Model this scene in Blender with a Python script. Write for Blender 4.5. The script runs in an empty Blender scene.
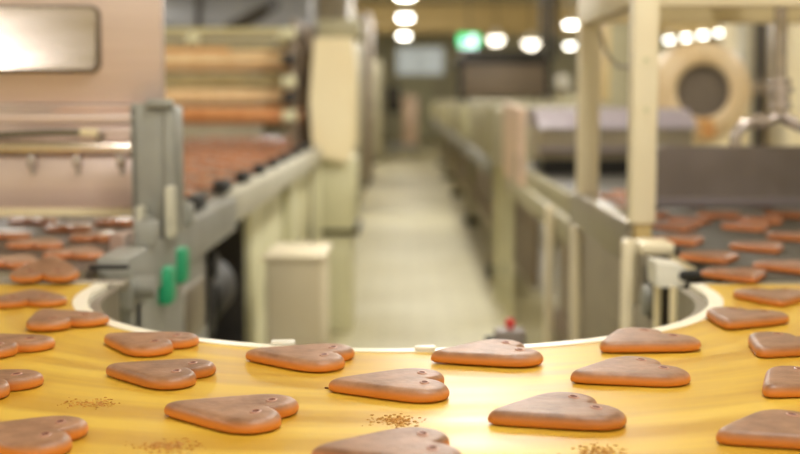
import bpy, bmesh, math, random
from mathutils import Vector, Matrix

random.seed(7)
PI = math.pi
sc = bpy.context.scene
col = sc.collection

# ------------------------------------------------------------------ camera
F = 1300.0
CAM = Vector((0.0, 0.0, 1.16))
PITCH = math.atan(127 / F)
YAW = math.atan(7 / F)
cd = bpy.data.cameras.new('camera')
cam = bpy.data.objects.new('camera', cd)
col.objects.link(cam)
cam.location = CAM
cam.rotation_euler = (PI / 2 - PITCH, 0, YAW)
cd.sensor_width = 36
cd.lens = F / 800 * 36
cd.clip_start = 0.05
cd.dof.use_dof = True
cd.dof.focus_distance = 1.17
cd.dof.aperture_fstop = 4.1
sc.camera = cam
_M = cam.rotation_euler.to_matrix()


def ray(px, py):
    return _M @ Vector(((px - 400) / F, -(py - 227) / F, -1.0))


def at(px, py, Y):
    d = ray(px, py)
    return CAM + d * (Y / d.y)


def atz(px, py, z):
    d = ray(px, py)
    return CAM + d * ((z - CAM.z) / d.z)


# ------------------------------------------------------------------ materials
def lin(c):
    out = []
    for v in c:
        v /= 255
        out.append(v / 12.92 if v <= 0.04045 else ((v + 0.055) / 1.055) ** 2.4)
    return (*out, 1.0)


def mat(name, rgb, rough=0.5, metal=0.0, rgb2=None, scale=12.0, bump=0.0, spec=0.5, stretch=None, coat=0.0):
    m = bpy.data.materials.new(name)
    m.use_nodes = True
    nt = m.node_tree
    b = nt.nodes['Principled BSDF']
    b.inputs['Roughness'].default_value = rough
    b.inputs['Metallic'].default_value = metal
    b.inputs['Specular IOR Level'].default_value = spec
    b.inputs['Coat Weight'].default_value = coat
    b.inputs['Coat Roughness'].default_value = 0.25
    if rgb2 is None:
        rgb2 = tuple(v * 0.93 for v in rgb)
    tc = nt.nodes.new('ShaderNodeTexCoord')
    mp = nt.nodes.new('ShaderNodeMapping')
    if stretch:
        mp.inputs['Scale'].default_value = stretch
    nz = nt.nodes.new('ShaderNodeTexNoise')
    nz.inputs['Scale'].default_value = scale
    nz.inputs['Detail'].default_value = 4
    rp = nt.nodes.new('ShaderNodeValToRGB')
    rp.color_ramp.elements[0].position = 0.35
    rp.color_ramp.elements[1].position = 0.65
    rp.color_ramp.elements[0].color = lin(rgb2)
    rp.color_ramp.elements[1].color = lin(rgb)
    nt.links.new(tc.outputs['Object'], mp.inputs['Vector'])
    nt.links.new(mp.outputs['Vector'], nz.inputs['Vector'])
    nt.links.new(nz.outputs['Fac'], rp.inputs['Fac'])
    nt.links.new(rp.outputs['Color'], b.inputs['Base Color'])
    if bump:
        bp = nt.nodes.new('ShaderNodeBump')
        bp.inputs['Strength'].default_value = bump
        bp.inputs['Distance'].default_value = 0.002
        nt.links.new(nz.outputs['Fac'], bp.inputs['Height'])
        nt.links.new(bp.outputs['Normal'], b.inputs['Normal'])
    return m


def emis(name, rgb, strength):
    m = bpy.data.materials.new(name)
    m.use_nodes = True
    b = m.node_tree.nodes['Principled BSDF']
    b.inputs['Base Color'].default_value = lin(rgb)
    b.inputs['Emission Color'].default_value = lin(rgb)
    b.inputs['Emission Strength'].default_value = strength
    return m


M = {}
M['steel_warm'] = mat('warm_stainless', (234, 214, 208), 0.36, 0.55, (227, 206, 199), 3, stretch=(1, 1, 18))
M['steel_polish'] = mat('polished_stainless', (242, 230, 226), 0.17, 0.95, (216, 202, 190), 4, stretch=(1, 1, 12))
M['steel'] = mat('stainless', (176, 170, 158), 0.35, 0.8, (160, 152, 140), 6, stretch=(1, 12, 1))
M['steel_grey'] = mat('grey_steel', (166, 166, 160), 0.42, 0.2, (152, 152, 146), 8)
M['steel_dark'] = mat('dark_steel', (136, 125, 120), 0.45, 0.2, (127, 116, 111), 3, stretch=(3, 1, 1))
M['chrome'] = mat('chrome', (214, 202, 198), 0.22, 0.6)
M['cream'] = mat('cream_paint', (242, 230, 200), 0.45, 0, (238, 224, 192), 5)
M['cream_green'] = mat('pale_green_paint', (222, 218, 182), 0.45, 0, (214, 210, 172), 4)
M['cream_peach'] = mat('peach_paint', (240, 226, 188), 0.4, 0, (236, 219, 178), 4)
M['olive'] = mat('olive_grey_paint', (172, 165, 136), 0.45, 0.1, (160, 153, 124), 3)
M['taupe'] = mat('taupe_paint', (142, 126, 108), 0.5, 0, (134, 118, 100), 4)
M['lilac'] = mat('lilac_grey_steel', (140, 130, 134), 0.42, 0.15, (131, 121, 125), 4)
M['beige_panel'] = mat('beige_panel', (158, 146, 124), 0.45, 0.1)
M['pink_panel'] = mat('pinkish_panel', (226, 196, 172), 0.4, 0.0)
M['dark'] = mat('dark_grey', (62, 56, 50), 0.55, 0, (50, 46, 42), 10)
M['black'] = mat('black_rubber', (34, 32, 30), 0.6)
M['green'] = mat('green_plastic', (38, 168, 118), 0.35)
M['red'] = mat('red_plastic', (214, 40, 32), 0.3)
M['white'] = mat('white_plastic', (244, 240, 228), 0.35)
M['rim'] = mat('white_rim_plastic', (250, 244, 226), 0.3, 0, (246, 238, 216), 20)
M['roller_tan'] = mat('tan_roller', (244, 214, 168), 0.25, 0.1, (236, 200, 150), 5, stretch=(6, 1, 1))
M['roller_choc'] = mat('chocolate_coated_roller', (216, 152, 98), 0.3, 0.1, (204, 136, 82), 5, stretch=(6, 1, 1))
M['roller_pale'] = mat('pale_roller', (222, 214, 172), 0.25, 0.2)
M['blower_tan'] = mat('tan_cream_paint', (212, 188, 150), 0.45, 0, (202, 175, 134), 9)
M['sand'] = mat('sand_paint', (216, 198, 154), 0.5, 0, (208, 189, 144), 5)
M['cable'] = mat('olive_cable', (96, 88, 62), 0.5)
M['pale_grey'] = mat('pale_grey_paint', (206, 202, 184), 0.45, 0, (194, 190, 172), 6)
M['rust'] = mat('rust_stain', (176, 116, 60), 0.7, 0, (196, 150, 90), 30)
M['grille'] = mat('grey_mesh_grille', (112, 100, 86), 0.6, 0.2, (98, 86, 74), 120)
M['bluegrey'] = mat('blue_grey_duct', (138, 138, 140), 0.4, 0.2, (124, 124, 126), 2)
M['ceil'] = mat('ceiling_paint', (208, 196, 158), 0.8, 0, (198, 186, 148), 1.5)
M['wall'] = mat('wall_paint', (212, 206, 178), 0.8, 0, (204, 198, 168), 1.5)
M['ochre'] = mat('ochre_beam_paint', (206, 180, 122), 0.6, 0, (198, 170, 112), 3)
M['hole'] = mat('dark_crumb', (112, 56, 34), 0.6, 0, (96, 46, 26), 80)
M['hole_lip'] = mat('hole_lip', (176, 126, 100), 0.4, 0, (156, 104, 80), 60)
M['crumb'] = mat('brown_crumb', (200, 146, 66), 0.8, 0, (168, 112, 48), 200)
M['lamp'] = emis('lamp_tube_glow', (255, 250, 236), 22)
M['lamp_far'] = emis('far_lamp_glow', (255, 250, 236), 30)
M['bulb'] = emis('bulb_glow', (255, 244, 222), 14)
M['exit_green'] = emis('exit_sign_green', (20, 190, 110), 3.2)
M['exit_white'] = emis('exit_sign_white', (225, 245, 255), 5.0)
M['daylight'] = emis('daylight_glass', (222, 228, 224), 0.9)


# heart biscuit: brown glazed top, belt bounce painted orange into the baked side
def heart_mat(name, top_a, top_b, crust_bounce, rough, coat):
    """baked edge with orange belt bounce painted in at the foot of the side running into the browner glazed top"""
    m = bpy.data.materials.new(name)
    m.use_nodes = True
    nt = m.node_tree
    N, L = nt.nodes, nt.links
    b = N['Principled BSDF']
    b.inputs['Roughness'].default_value = rough
    b.inputs['Coat Weight'].default_value = coat
    b.inputs['Coat Roughness'].default_value = 0.2
    tc = N.new('ShaderNodeTexCoord')
    oi = N.new('ShaderNodeObjectInfo')
    off = N.new('ShaderNodeVectorMath'); off.operation = 'ADD'
    L.new(tc.outputs['Object'], off.inputs[0]); L.new(oi.outputs['Random'], off.inputs[1])
    n1 = N.new('ShaderNodeTexNoise'); n1.inputs['Scale'].default_value = 42; n1.inputs['Detail'].default_value = 5
    n1.inputs['Roughness'].default_value = 0.65
    L.new(off.outputs[0], n1.inputs['Vector'])
    r1 = N.new('ShaderNodeValToRGB')
    r1.color_ramp.elements[0].position = 0.34; r1.color_ramp.elements[0].color = lin(top_b)
    r1.color_ramp.elements[1].position = 0.64; r1.color_ramp.elements[1].color = lin(top_a)
    L.new(n1.outputs['Fac'], r1.inputs['Fac'])
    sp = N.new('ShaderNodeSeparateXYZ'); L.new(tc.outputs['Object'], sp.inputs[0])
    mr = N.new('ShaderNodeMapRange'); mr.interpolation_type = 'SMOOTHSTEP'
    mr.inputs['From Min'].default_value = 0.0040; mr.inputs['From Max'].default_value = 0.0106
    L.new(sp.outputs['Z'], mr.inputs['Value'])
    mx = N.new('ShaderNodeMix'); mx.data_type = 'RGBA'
    L.new(mr.outputs[0], mx.inputs[0]); mx.inputs[6].default_value = lin(crust_bounce); L.new(r1.outputs['Color'], mx.inputs[7])
    hv = N.new('ShaderNodeHueSaturation')
    vr = N.new('ShaderNodeMapRange'); vr.inputs['To Min'].default_value = 0.88; vr.inputs['To Max'].default_value = 1.1
    L.new(oi.outputs['Random'], vr.inputs['Value']); L.new(vr.outputs[0], hv.inputs['Value'])
    L.new(mx.outputs[2], hv.inputs['Color'])
    L.new(hv.outputs['Color'], b.inputs['Base Color'])
    n2 = N.new('ShaderNodeTexNoise'); n2.inputs['Scale'].default_value = 130; n2.inputs['Detail'].default_value = 4
    L.new(off.outputs[0], n2.inputs['Vector'])
    bp = N.new('ShaderNodeBump'); bp.inputs['Strength'].default_value = 0.35; bp.inputs['Distance'].default_value = 0.0015
    L.new(n2.outputs['Fac'], bp.inputs['Height']); L.new(bp.outputs['Normal'], b.inputs['Normal'])
    return m


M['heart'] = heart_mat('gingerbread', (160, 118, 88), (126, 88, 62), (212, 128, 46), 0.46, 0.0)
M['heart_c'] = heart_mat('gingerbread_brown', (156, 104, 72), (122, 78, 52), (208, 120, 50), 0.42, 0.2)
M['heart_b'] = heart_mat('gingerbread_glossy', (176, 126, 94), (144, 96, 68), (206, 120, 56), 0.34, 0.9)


def belt_mat():
    m = bpy.data.materials.new('golden_belt')
    m.use_nodes = True
    nt = m.node_tree
    N, L = nt.nodes, nt.links
    b = N['Principled BSDF']
    tc = N.new('ShaderNodeTexCoord')
    sep = N.new('ShaderNodeSeparateXYZ')
    L.new(tc.outputs['Object'], sep.inputs[0])
    flat = N.new('ShaderNodeCombineXYZ')
    L.new(sep.outputs['X'], flat.inputs['X']); L.new(sep.outputs['Y'], flat.inputs['Y'])
    ln = N.new('ShaderNodeVectorMath'); ln.operation = 'LENGTH'
    L.new(flat.outputs[0], ln.inputs[0])
    ang = N.new('ShaderNodeMath'); ang.operation = 'ARCTAN2'
    L.new(sep.outputs['Y'], ang.inputs[0]); L.new(sep.outputs['X'], ang.inputs[1])
    cmb = N.new('ShaderNodeCombineXYZ')
    L.new(ln.outputs['Value'], cmb.inputs['X']); L.new(ang.outputs[0], cmb.inputs['Y'])
    mp = N.new('ShaderNodeMapping'); mp.inputs['Scale'].default_value = (26, 1.3, 1)
    L.new(cmb.outputs[0], mp.inputs['Vector'])
    nz = N.new('ShaderNodeTexNoise'); nz.inputs['Scale'].default_value = 1.0; nz.inputs['Detail'].default_value = 3
    L.new(mp.outputs[0], nz.inputs['Vector'])
    nz2 = N.new('ShaderNodeTexNoise'); nz2.inputs['Scale'].default_value = 5; nz2.inputs['Detail'].default_value = 3
    L.new(tc.outputs['Object'], nz2.inputs['Vector'])
    rp = N.new('ShaderNodeValToRGB')
    rp.color_ramp.elements[0].position = 0.38; rp.color_ramp.elements[0].color = lin((184, 138, 36))
    rp.color_ramp.elements[1].position = 0.62; rp.color_ramp.elements[1].color = lin((216, 180, 68))
    L.new(nz.outputs['Fac'], rp.inputs['Fac'])
    rp2 = N.new('ShaderNodeValToRGB')
    rp2.color_ramp.elements[0].position = 0.35; rp2.color_ramp.elements[0].color = lin((212, 175, 56))
    rp2.color_ramp.elements[1].position = 0.65; rp2.color_ramp.elements[1].color = lin((196, 153, 40))
    L.new(nz2.outputs['Fac'], rp2.inputs['Fac'])
    mx = N.new('ShaderNodeMix'); mx.data_type = 'RGBA'; mx.inputs[0].default_value = 0.3
    L.new(rp.outputs['Color'], mx.inputs[6]); L.new(rp2.outputs['Color'], mx.inputs[7])
    L.new(mx.outputs[2], b.inputs['Base Color'])
    rr = N.new('ShaderNodeMapRange')
    rr.inputs['From Min'].default_value = 0.3; rr.inputs['From Max'].default_value = 0.7
    rr.inputs['To Min'].default_value = 0.32; rr.inputs['To Max'].default_value = 0.44
    L.new(nz.outputs['Fac'], rr.inputs['Value'])
    L.new(rr.outputs[0], b.inputs['Roughness'])
    b.inputs['Specular IOR Level'].default_value = 0.5
    return m


M['belt'] = belt_mat()


def mesh_belt_mat(name, a, b_):
    m = mat(name, a, 0.4, 0.35, b_, 60)
    nt = m.node_tree
    N, L = nt.nodes, nt.links
    b = N['Principled BSDF']
    tc = N.new('ShaderNodeTexCoord')
    w = N.new('ShaderNodeTexWave'); w.inputs['Scale'].default_value = 26; w.bands_direction = 'Y'
    w.inputs['Distortion'].default_value = 0.4
    L.new(tc.outputs['Object'], w.inputs['Vector'])
    bp = N.new('ShaderNodeBump'); bp.inputs['Strength'].default_value = 0.4; bp.inputs['Distance'].default_value = 0.003
    L.new(w.outputs['Fac'], bp.inputs['Height'])
    L.new(bp.outputs['Normal'], b.inputs['Normal'])
    return m


M['mesh_left'] = mesh_belt_mat('brown_wire_belt', (112, 96, 84), (96, 82, 70))
M['mesh_right'] = mesh_belt_mat('grey_wire_belt', (84, 80, 72), (70, 67, 60))


def floor_mat():
    m = bpy.data.materials.new('factory_tiles')
    m.use_nodes = True
    nt = m.node_tree
    N, L = nt.nodes, nt.links
    b = N['Principled BSDF']
    tc = N.new('ShaderNodeTexCoord')
    br = N.new('ShaderNodeTexBrick')
    br.inputs['Color1'].default_value = lin((212, 206, 174)); br.inputs['Color2'].default_value = lin((205, 198, 165))
    br.inputs['Mortar'].default_value = lin((180, 173, 142))
    br.inputs['Scale'].default_value = 1; br.inputs['Brick Width'].default_value = 0.24
    br.inputs['Row Height'].default_value = 0.12; br.inputs['Mortar Size'].default_value = 0.006
    L.new(tc.outputs['Object'], br.inputs['Vector'])
    nz = N.new('ShaderNodeTexNoise'); nz.inputs['Scale'].default_value = 1.3; nz.inputs['Detail'].default_value = 5
    L.new(tc.outputs['Object'], nz.inputs['Vector'])
    rp = N.new('ShaderNodeValToRGB')
    rp.color_ramp.elements[0].position = 0.3; rp.color_ramp.elements[0].color = lin((222, 216, 190))
    rp.color_ramp.elements[1].position = 0.7; rp.color_ramp.elements[1].color = (1, 1, 1, 1)
    L.new(nz.outputs['Fac'], rp.inputs['Fac'])
    mx = N.new('ShaderNodeMix'); mx.data_type = 'RGBA'; mx.blend_type = 'MULTIPLY'; mx.inputs[0].default_value = 1
    L.new(br.outputs['Color'], mx.inputs[6]); L.new(rp.outputs['Color'], mx.inputs[7])
    L.new(mx.outputs[2], b.inputs['Base Color'])
    b.inputs['Roughness'].default_value = 0.5
    return m


M['floor'] = floor_mat()


# ------------------------------------------------------------------ mesh helpers
class MB:
    def __init__(self):
        self.bm = bmesh.new()

    def box(self, x0, x1, y0, y1, z0, z1, bev=0.0):
        t = bmesh.new()
        bmesh.ops.create_cube(t, size=1)
        for v in t.verts:
            v.co = Vector((x0 + (v.co.x + .5) * (x1 - x0), y0 + (v.co.y + .5) * (y1 - y0), z0 + (v.co.z + .5) * (z1 - z0)))
        if bev:
            bmesh.ops.bevel(t, geom=list(t.edges), offset=bev, segments=2, affect='EDGES', profile=0.5)
        self._merge(t)
        return self

    def _merge(self, t, mx=None):
        if mx is not None:
            t.transform(mx)
        me = bpy.data.meshes.new('tmp')
        t.to_mesh(me); t.free()
        self.bm.from_mesh(me)
        bpy.data.meshes.remove(me)

    def cyl(self, a, b, r, r2=None, seg=24, bev=0.0):
        a, b = Vector(a), Vector(b)
        d = b - a
        t = bmesh.new()
        bmesh.ops.create_cone(t, cap_ends=True, segments=seg, radius1=r, radius2=r if r2 is None else r2, depth=d.length)
        if bev:
            es = [e for e in t.edges if len(e.link_faces) == 2 and any(len(f.verts) > 4 for f in e.link_faces)]
            bmesh.ops.bevel(t, geom=es, offset=bev, segments=2, affect='EDGES', profile=0.5)
        q = Vector((0, 0, 1)).rotation_difference(d.normalized())
        self._merge(t, Matrix.Translation((a + b) / 2) @ q.to_matrix().to_4x4())
        return self

    def lathe(self, prof, origin, axis=(0, 0, 1), seg=40):
        """prof: list of (radius, height along axis)."""
        t = bmesh.new()
        rings = []
        for r, h in prof:
            if r < 1e-6:
                rings.append([t.verts.new((0, 0, h))])
            else:
                rings.append([t.verts.new((r * math.cos(2 * PI * i / seg), r * math.sin(2 * PI * i / seg), h)) for i in range(seg)])
        for A, B in zip(rings, rings[1:]):
            for i in range(seg):
                j = (i + 1) % seg
                if len(A) == 1 and len(B) == 1:
                    continue
                if len(A) == 1:
                    t.faces.new((A[0], B[j], B[i]))
                elif len(B) == 1:
                    t.faces.new((A[i], A[j], B[0]))
                else:
                    t.faces.new((A[i], A[j], B[j], B[i]))
        bmesh.ops.recalc_face_normals(t, faces=t.faces)
        q = Vector((0, 0, 1)).rotation_difference(Vector(axis).normalized())
        self._merge(t, Matrix.Translation(Vector(origin)) @ q.to_matrix().to_4x4())
        return self

    def tube(self, pts, r, seg=12, sub=8):
        pts = [Vector(p) for p in pts]
        # Catmull-Rom
        P = [pts[0] * 2 - pts[1]] + pts + [pts[-1] * 2 - pts[-2]]
        path = []
        for i in range(1, len(P) - 2):
            for k in range(sub):
                t = k / sub
                a, b, c, d = P[i - 1], P[i], P[i + 1], P[i + 2]
                path.append(0.5 * ((2 * b) + (c - a) * t + (2 * a - 5 * b + 4 * c - d) * t * t + (3 * b - a - 3 * c + d) * t ** 3))
        path.append(pts[-1])
        t = bmesh.new()
        up = Vector((0.13, 0.97, 0.21))
        rings = []
        for i, p in enumerate(path):
            d = (path[min(i + 1, len(path) - 1)] - path[max(i - 1, 0)]).normalized()
            n = (up - d * up.dot(d)).normalized()
            s = d.cross(n)
            rings.append([t.verts.new(p + (n * math.cos(2 * PI * k / seg) + s * math.sin(2 * PI * k / seg)) * r) for k in range(seg)])
        for A, B in zip(rings, rings[1:]):
            for k in range(seg):
                t.faces.new((A[k], A[(k + 1) % seg], B[(k + 1) % seg], B[k]))
        t.faces.new(rings[0][::-1]); t.faces.new(rings[-1])
        bmesh.ops.recalc_face_normals(t, faces=t.faces)
        self._merge(t)
        return self

    def prism(self, poly, n, depth):
        """poly: coplanar 3-D points; extruded along n by depth"""
        n = Vector(n).normalized() * depth
        t = bmesh.new()
        A = [t.verts.new(Vector(p)) for p in poly]
        B = [t.verts.new(Vector(p) + n) for p in poly]
        t.faces.new(A[::-1]); t.faces.new(B)
        for i in range(len(poly)):
            j = (i + 1) % len(poly)
            t.faces.new((A[i], A[j], B[j], B[i]))
        bmesh.ops.recalc_face_normals(t, faces=t.faces)
        self._merge(t)
        return self

    def ring(self, cx, cy, r0, r1, z0, z1, a0, a1, seg=96):
        """annular sector, solid"""
        t = bmesh.new()
        R = []
        for i in range(seg + 1):
            a = a0 + (a1 - a0) * i / seg
            c, s = math.cos(a), math.sin(a)
            R.append([t.verts.new((cx + r * c, cy + r * s, z)) for r, z in ((r0, z0), (r1, z0), (r1, z1), (r0, z1))])
        for A, B in zip(R, R[1:]):
            for k in range(4):
                t.faces.new((A[k], A[(k + 1) % 4], B[(k + 1) % 4], B[k]))
        t.faces.new(R[0]); t.faces.new(R[-1][::-1])
        bmesh.ops.recalc_face_normals(t, faces=t.faces)
        self._merge(t)
        return self

    def build(self, name, m, parent=None, smooth=True, loc=None):
        me = bpy.data.meshes.new(name)
        self.bm.to_mesh(me); self.bm.free()
        o = bpy.data.objects.new(name, me)
        col.objects.link(o)
        me.materials.append(m)
        if smooth:
            for p in me.polygons:
                p.use_smooth = True
            me.set_sharp_from_angle(angle=math.radians(35))
        if parent is not None:
            o.parent = parent
            # geometry was given in world coordinates
            root = parent
            off = Vector((0, 0, 0))
            while root is not None:
                off += root.location
                root = root.parent
            me.transform(Matrix.Translation(-off))
        elif loc is not None:
            me.transform(Matrix.Translation(-Vector(loc)))
            o.location = loc
        return o


def tag(o, label, cat, group=None, kind=None):
    if label: o['label'] = label
    if cat: o['category'] = cat
    if group: o['group'] = group
    if kind: o['kind'] = kind
    return o


def thing(name, label, cat, loc=(0, 0, 0), group=None):
    o = bpy.data.objects.new(name, None)
    o.empty_display_size = 0.05
    col.objects.link(o)
    o.location = loc
    return tag(o, label, cat, group)


def struct(o):
    o['kind'] = 'structure'
    return o


def copy_tree(o, parent=None):
    c = o.copy()
    col.objects.link(c)
    c.parent = parent
    for ch in list(o.children):
        copy_tree(ch, c)
    return c


# ------------------------------------------------------------------ the room
XL, XR, YB, YF, ZC = -6.0, 9.0, -5.0, 40.0, 3.5
struct(MB().box(XL, XR, YB, YF, -0.1, 0).build('floor', M['floor'], smooth=False))
struct(MB().box(XL, XR, YB, YF, ZC, ZC + .1).build('ceiling', M['ceil'], smooth=False))
struct(MB().box(XL - .1, XL, YB, YF, -.1, ZC + .1).build('wall_left', M['wall'], smooth=False))
struct(MB().box(XR, XR + .1, YB, YF, -.1, ZC + .1).build('wall_right', M['wall'], smooth=False))
struct(MB().box(XL - .1, XR + .1, YB - .1, YB, -.1, ZC + .1).build('wall_front', M['wall'], smooth=False))
# far wall with a window opening above the door
wx0, wx1, wz0, wz1 = -0.3, 1.1, 1.95, 2.75
w = MB()
w.box(XL - .1, wx0, YF, YF + .1, -.1, ZC + .1)
w.box(wx1, XR + .1, YF, YF + .1, -.1, ZC + .1)
w.box(wx0, wx1, YF, YF + .1, -.1, wz0)
w.box(wx0, wx1, YF, YF + .1, wz1, ZC + .1)
struct(w.build('wall_back', M['wall'], smooth=False))
win = struct(MB().box(wx0, wx1, YF + .04, YF + .06, wz0, wz1).build('window_1', M['daylight'], smooth=False))
f = MB()
f.box(wx0 - .05, wx1 + .05, YF - .03, YF, wz0 - .05, wz0); f.box(wx0 - .05, wx1 + .05, YF - .03, YF, wz1, wz1 + .05)
f.box(wx0 - .05, wx0, YF - .03, YF, wz0, wz1); f.box(wx1, wx1 + .05, YF - .03, YF, wz0, wz1)
f.box(.38, .42, YF - .03, YF, wz0, wz1)
f.build('window_frame', M['white'], win)
dr = struct(MB().box(-.25, .75, YF - .05, YF - .001, 0.0, 1.9).build('door_1', M['cream_green'], smooth=False))
MB().cyl((.62, YF - .1, .95), (.62, YF - .05, .95), .03).build('handle', M['dark'], dr)
# ochre beams under the ceiling
struct(MB().box(-3.5, 8.0, 31.0, 31.35, 2.78, 3.4).build('trim_1', M['ochre'], smooth=False))
struct(MB().box(-5.5, 8.5, 36.0, 36.3, 2.95, 3.45).build('trim_2', M['ochre'], smooth=False))

# ------------------------------------------------------------------ luminaires
def luminaire(x, y, z, length, axis, label, group, m, watts, width=.26, bare=False):
    t = thing('strip_light', label, 'ceiling light', (x, y, z), group)
    lx, ly = (length, width) if axis == 'x' else (width, length)
    hb = MB().box(x - lx / 2, x + lx / 2, y - ly / 2, y + ly / 2, z + .02, z + .09, .01)
    for s in (-.35, .35):
        px, py = (x + s * length, y) if axis == 'x' else (x, y + s * length)
        hb.cyl((px, py, z + .08), (px, py, ZC), .008, seg=8)
    hb.build('housing', M['white'], t)
    MB().box(x - lx / 2 + .015, x + lx / 2 - .015, y - ly / 2 + .015, y + ly / 2 - .015, z - .02, z + .021, .008).build('diffuser', m, t)
    if watts:
        ld = bpy.data.lights.new('strip_lamp', 'POINT' if bare else 'AREA')
        ld.energy = watts
        if bare:
            ld.shadow_soft_size = .12
        else:
            ld.shape = 'RECTANGLE'; ld.size = lx; ld.size_y = ly
        ld.color = (1.0, .97, .92)
        lo = bpy.data.objects.new('strip_lamp', ld)
        col.objects.link(lo)
        lo.parent = t
        lo.location = (0, 0, -.16 if bare else -.03)
    return t


G = 'strip lights over the production lines'
for x in (-2.6, 0.35, 3.2):
    for y, watts in ((-2.6, 120), (1.25, 36), (4.6, 80), (8.2, 90), (12.5, 90)):
        luminaire(x, y, 2.62, 1.5, 'y', 'white strip light hanging over the front of the hall', G, M['lamp'], watts)
for x in (-2.2, 2.2):  # unseen lamps added above the view to brighten the dark far hall
    for y in (15.5, 18.5, 22.0):
        luminaire(x, y, 3.05, 1.2, 'y', 'added white strip light, out of view, brightening the far half of the hall', 'added lamps brightening the far hall', M['lamp'], 165, bare=True)
far_lamps = [
    (405, -4, 'y', 'bright lamp at the top picture edge above the aisle'),
    (405, 18, 'y', 'upper of the two touching bright lamps above the aisle'),
    (404, 36, 'y', 'lower of the two touching bright lamps above the aisle'),
    (571, 25, 'x', 'bright lamp just beside the cream post, upper of the pair'),
    (570, 46, 'x', 'bright lamp just beside the cream post, lower of the pair'),
]
for px, py, ax, lb in far_lamps:
    Y = 1.44 * F / (100 - py)
    p = at(px, py, Y)
    luminaire(p.x, p.y, p.z, .24 if ax == 'x' else .5, ax, lb, 'distant bright lamps', M['lamp_far'], 80, bare=True)
for k, lb in enumerate(['leftmost glowing lamp of the row above the round blower', 'second lamp from left in the row above the round blower',
                        'third lamp from left in the row above the round blower', 'rightmost glowing lamp of the row above the round blower']):
    px = 669 + 17 * k; py = 40 - 2.35 * k
    Y = 1.5 * F / (100 - py)
    p = at(px, py, Y)
    luminaire(p.x, p.y, p.z, .16, 'x', lb, 'row of lamps above the round blower', M['lamp_far'], 40, bare=True)


def pendant(px, py, Y, label):
    p = at(px, py, Y)
    t = thing('pendant_lamp', label, 'hanging lamp', p, 'round hanging lamps in the distance')
    MB().cyl((p.x, p.y, p.z + .16), (p.x, p.y, ZC), .012, seg=8).build('cord', M['dark'], t)
    MB().lathe([(.03, .2), (.06, .17), (.17, .03), (.18, .0), (.17, .0), (.05, .15)], p).build('lamp_shade', M['white'], t)
    MB().lathe([(0, -.15), (.10, -.12), (.165, -.03), (.165, .03), (.06, .1), (0, .12)], p).build('bulb', M['bulb'], t)


pendant(496, 38, 28.0, 'round glowing lamp beside the green exit sign')
pendant(531, 42, 28.0, 'round glowing lamp over the dark framed hood, nearer the cream post')

# green exit sign on a rod
p = at(469, 40, 24.0)
t = thing('exit_sign', 'green lit emergency exit sign hanging over the dark framed hood', 'sign', p)
MB().box(p.x - .2, p.x + .2, p.y - .03, p.y + .03, p.z - .11, p.z + .11, .01).build('sign_case', M['exit_green'], t)
s = MB()
s.box(p.x + .02, p.x + .12, p.y - .036, p.y - .029, p.z - .09, p.z + .07)
s.prism([(p.x - .16, p.y - .036, p.z - .03), (p.x - .09, p.y - .036, p.z - .08), (p.x - .09, p.y - .036, p.z + .02)], (0, 1, 0), .007)
s.box(p.x - .095, p.x - .02, p.y - .036, p.y - .029, p.z - .045, p.z - .015)
s.box(p.x - .15, p.x + .15, p.y - .02, p.y + .02, p.z - .14, p.z - .109)
s.build('sign_pictogram', M['exit_white'], t)
MB().cyl((p.x, p.y, p.z + .1), (p.x, p.y, ZC), .01, seg=8).build('rod', M['dark'], t)

# ------------------------------------------------------------------ curved belt conveyor
BX, BY, YE_, ZB = -0.012, 1.755, 1.826, 0.90
R0, R1, R2 = 0.412, 0.4305, 1.40
cv = thing('curve_conveyor', 'curved conveyor with golden yellow belt turning round the aisle end', 'conveyor', (BX, BY, 0))
A0, A1 = PI, 2 * PI
b = MB().ring(BX, BY, R1 - .006, R2, ZB - .012, ZB, A0, A1, 128)
for s in (-1, 1):
    xa, xb = sorted((BX + s * (R1 - .006), BX + s * R2))
    b.box(xa, xb, BY, YE_, ZB - .012, ZB)
b.build('belt', M['belt'], cv)
r = MB().ring(BX, BY, R0, R1, ZB - .05, ZB + .0012, A0, A1, 128)
k_ = MB().ring(BX, BY, R0 - .016, R0 - .002, ZB - .11, ZB - .006, A0, A1, 128)
for s in (-1, 1):
    xa, xb = sorted((BX + s * R0, BX + s * R1)); r.box(xa, xb, BY, YE_, ZB - .05, ZB + .0012)
    xa, xb = sorted((BX + s * (R0 - .016), BX + s * (R0 - .002))); k_.box(xa, xb, BY, YE_, ZB - .11, ZB - .006)
ro = r.build('inner_rim', M['rim'], cv)
k_.build('inner_collar', M['steel'], cv)
MB().ring(BX, BY, R0 + .02, R2 - .03, ZB - .14, ZB - .03, A0, A1, 96).build('support_frame', M['steel_grey'], cv)
MB().ring(BX, BY, R2, R2 + .03, ZB - .14, ZB + .02, A0, A1, 128).build('outer_rim', M['rim'], cv)
for a in (1.08, 1.36, 1.64, 1.92):
    lx, ly = BX + .8 * math.cos(a * PI), BY + .8 * math.sin(a * PI)
    MB().box(lx - .03, lx + .03, ly - .03, ly + .03, 0, ZB - .13, .004).build('leg', M['steel_grey'], cv)
for px, py, s in ((283, 341.5, .013), (425, 347, .011)):  # two small white bits on the rim
    q = atz(px, py + .5, ZB + .004)
    MB().box(q.x - s, q.x + s, q.y - .006, q.y + .006, ZB + .0011, ZB + .006, .002).build('rim_bit', M['white'], cv)

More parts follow.
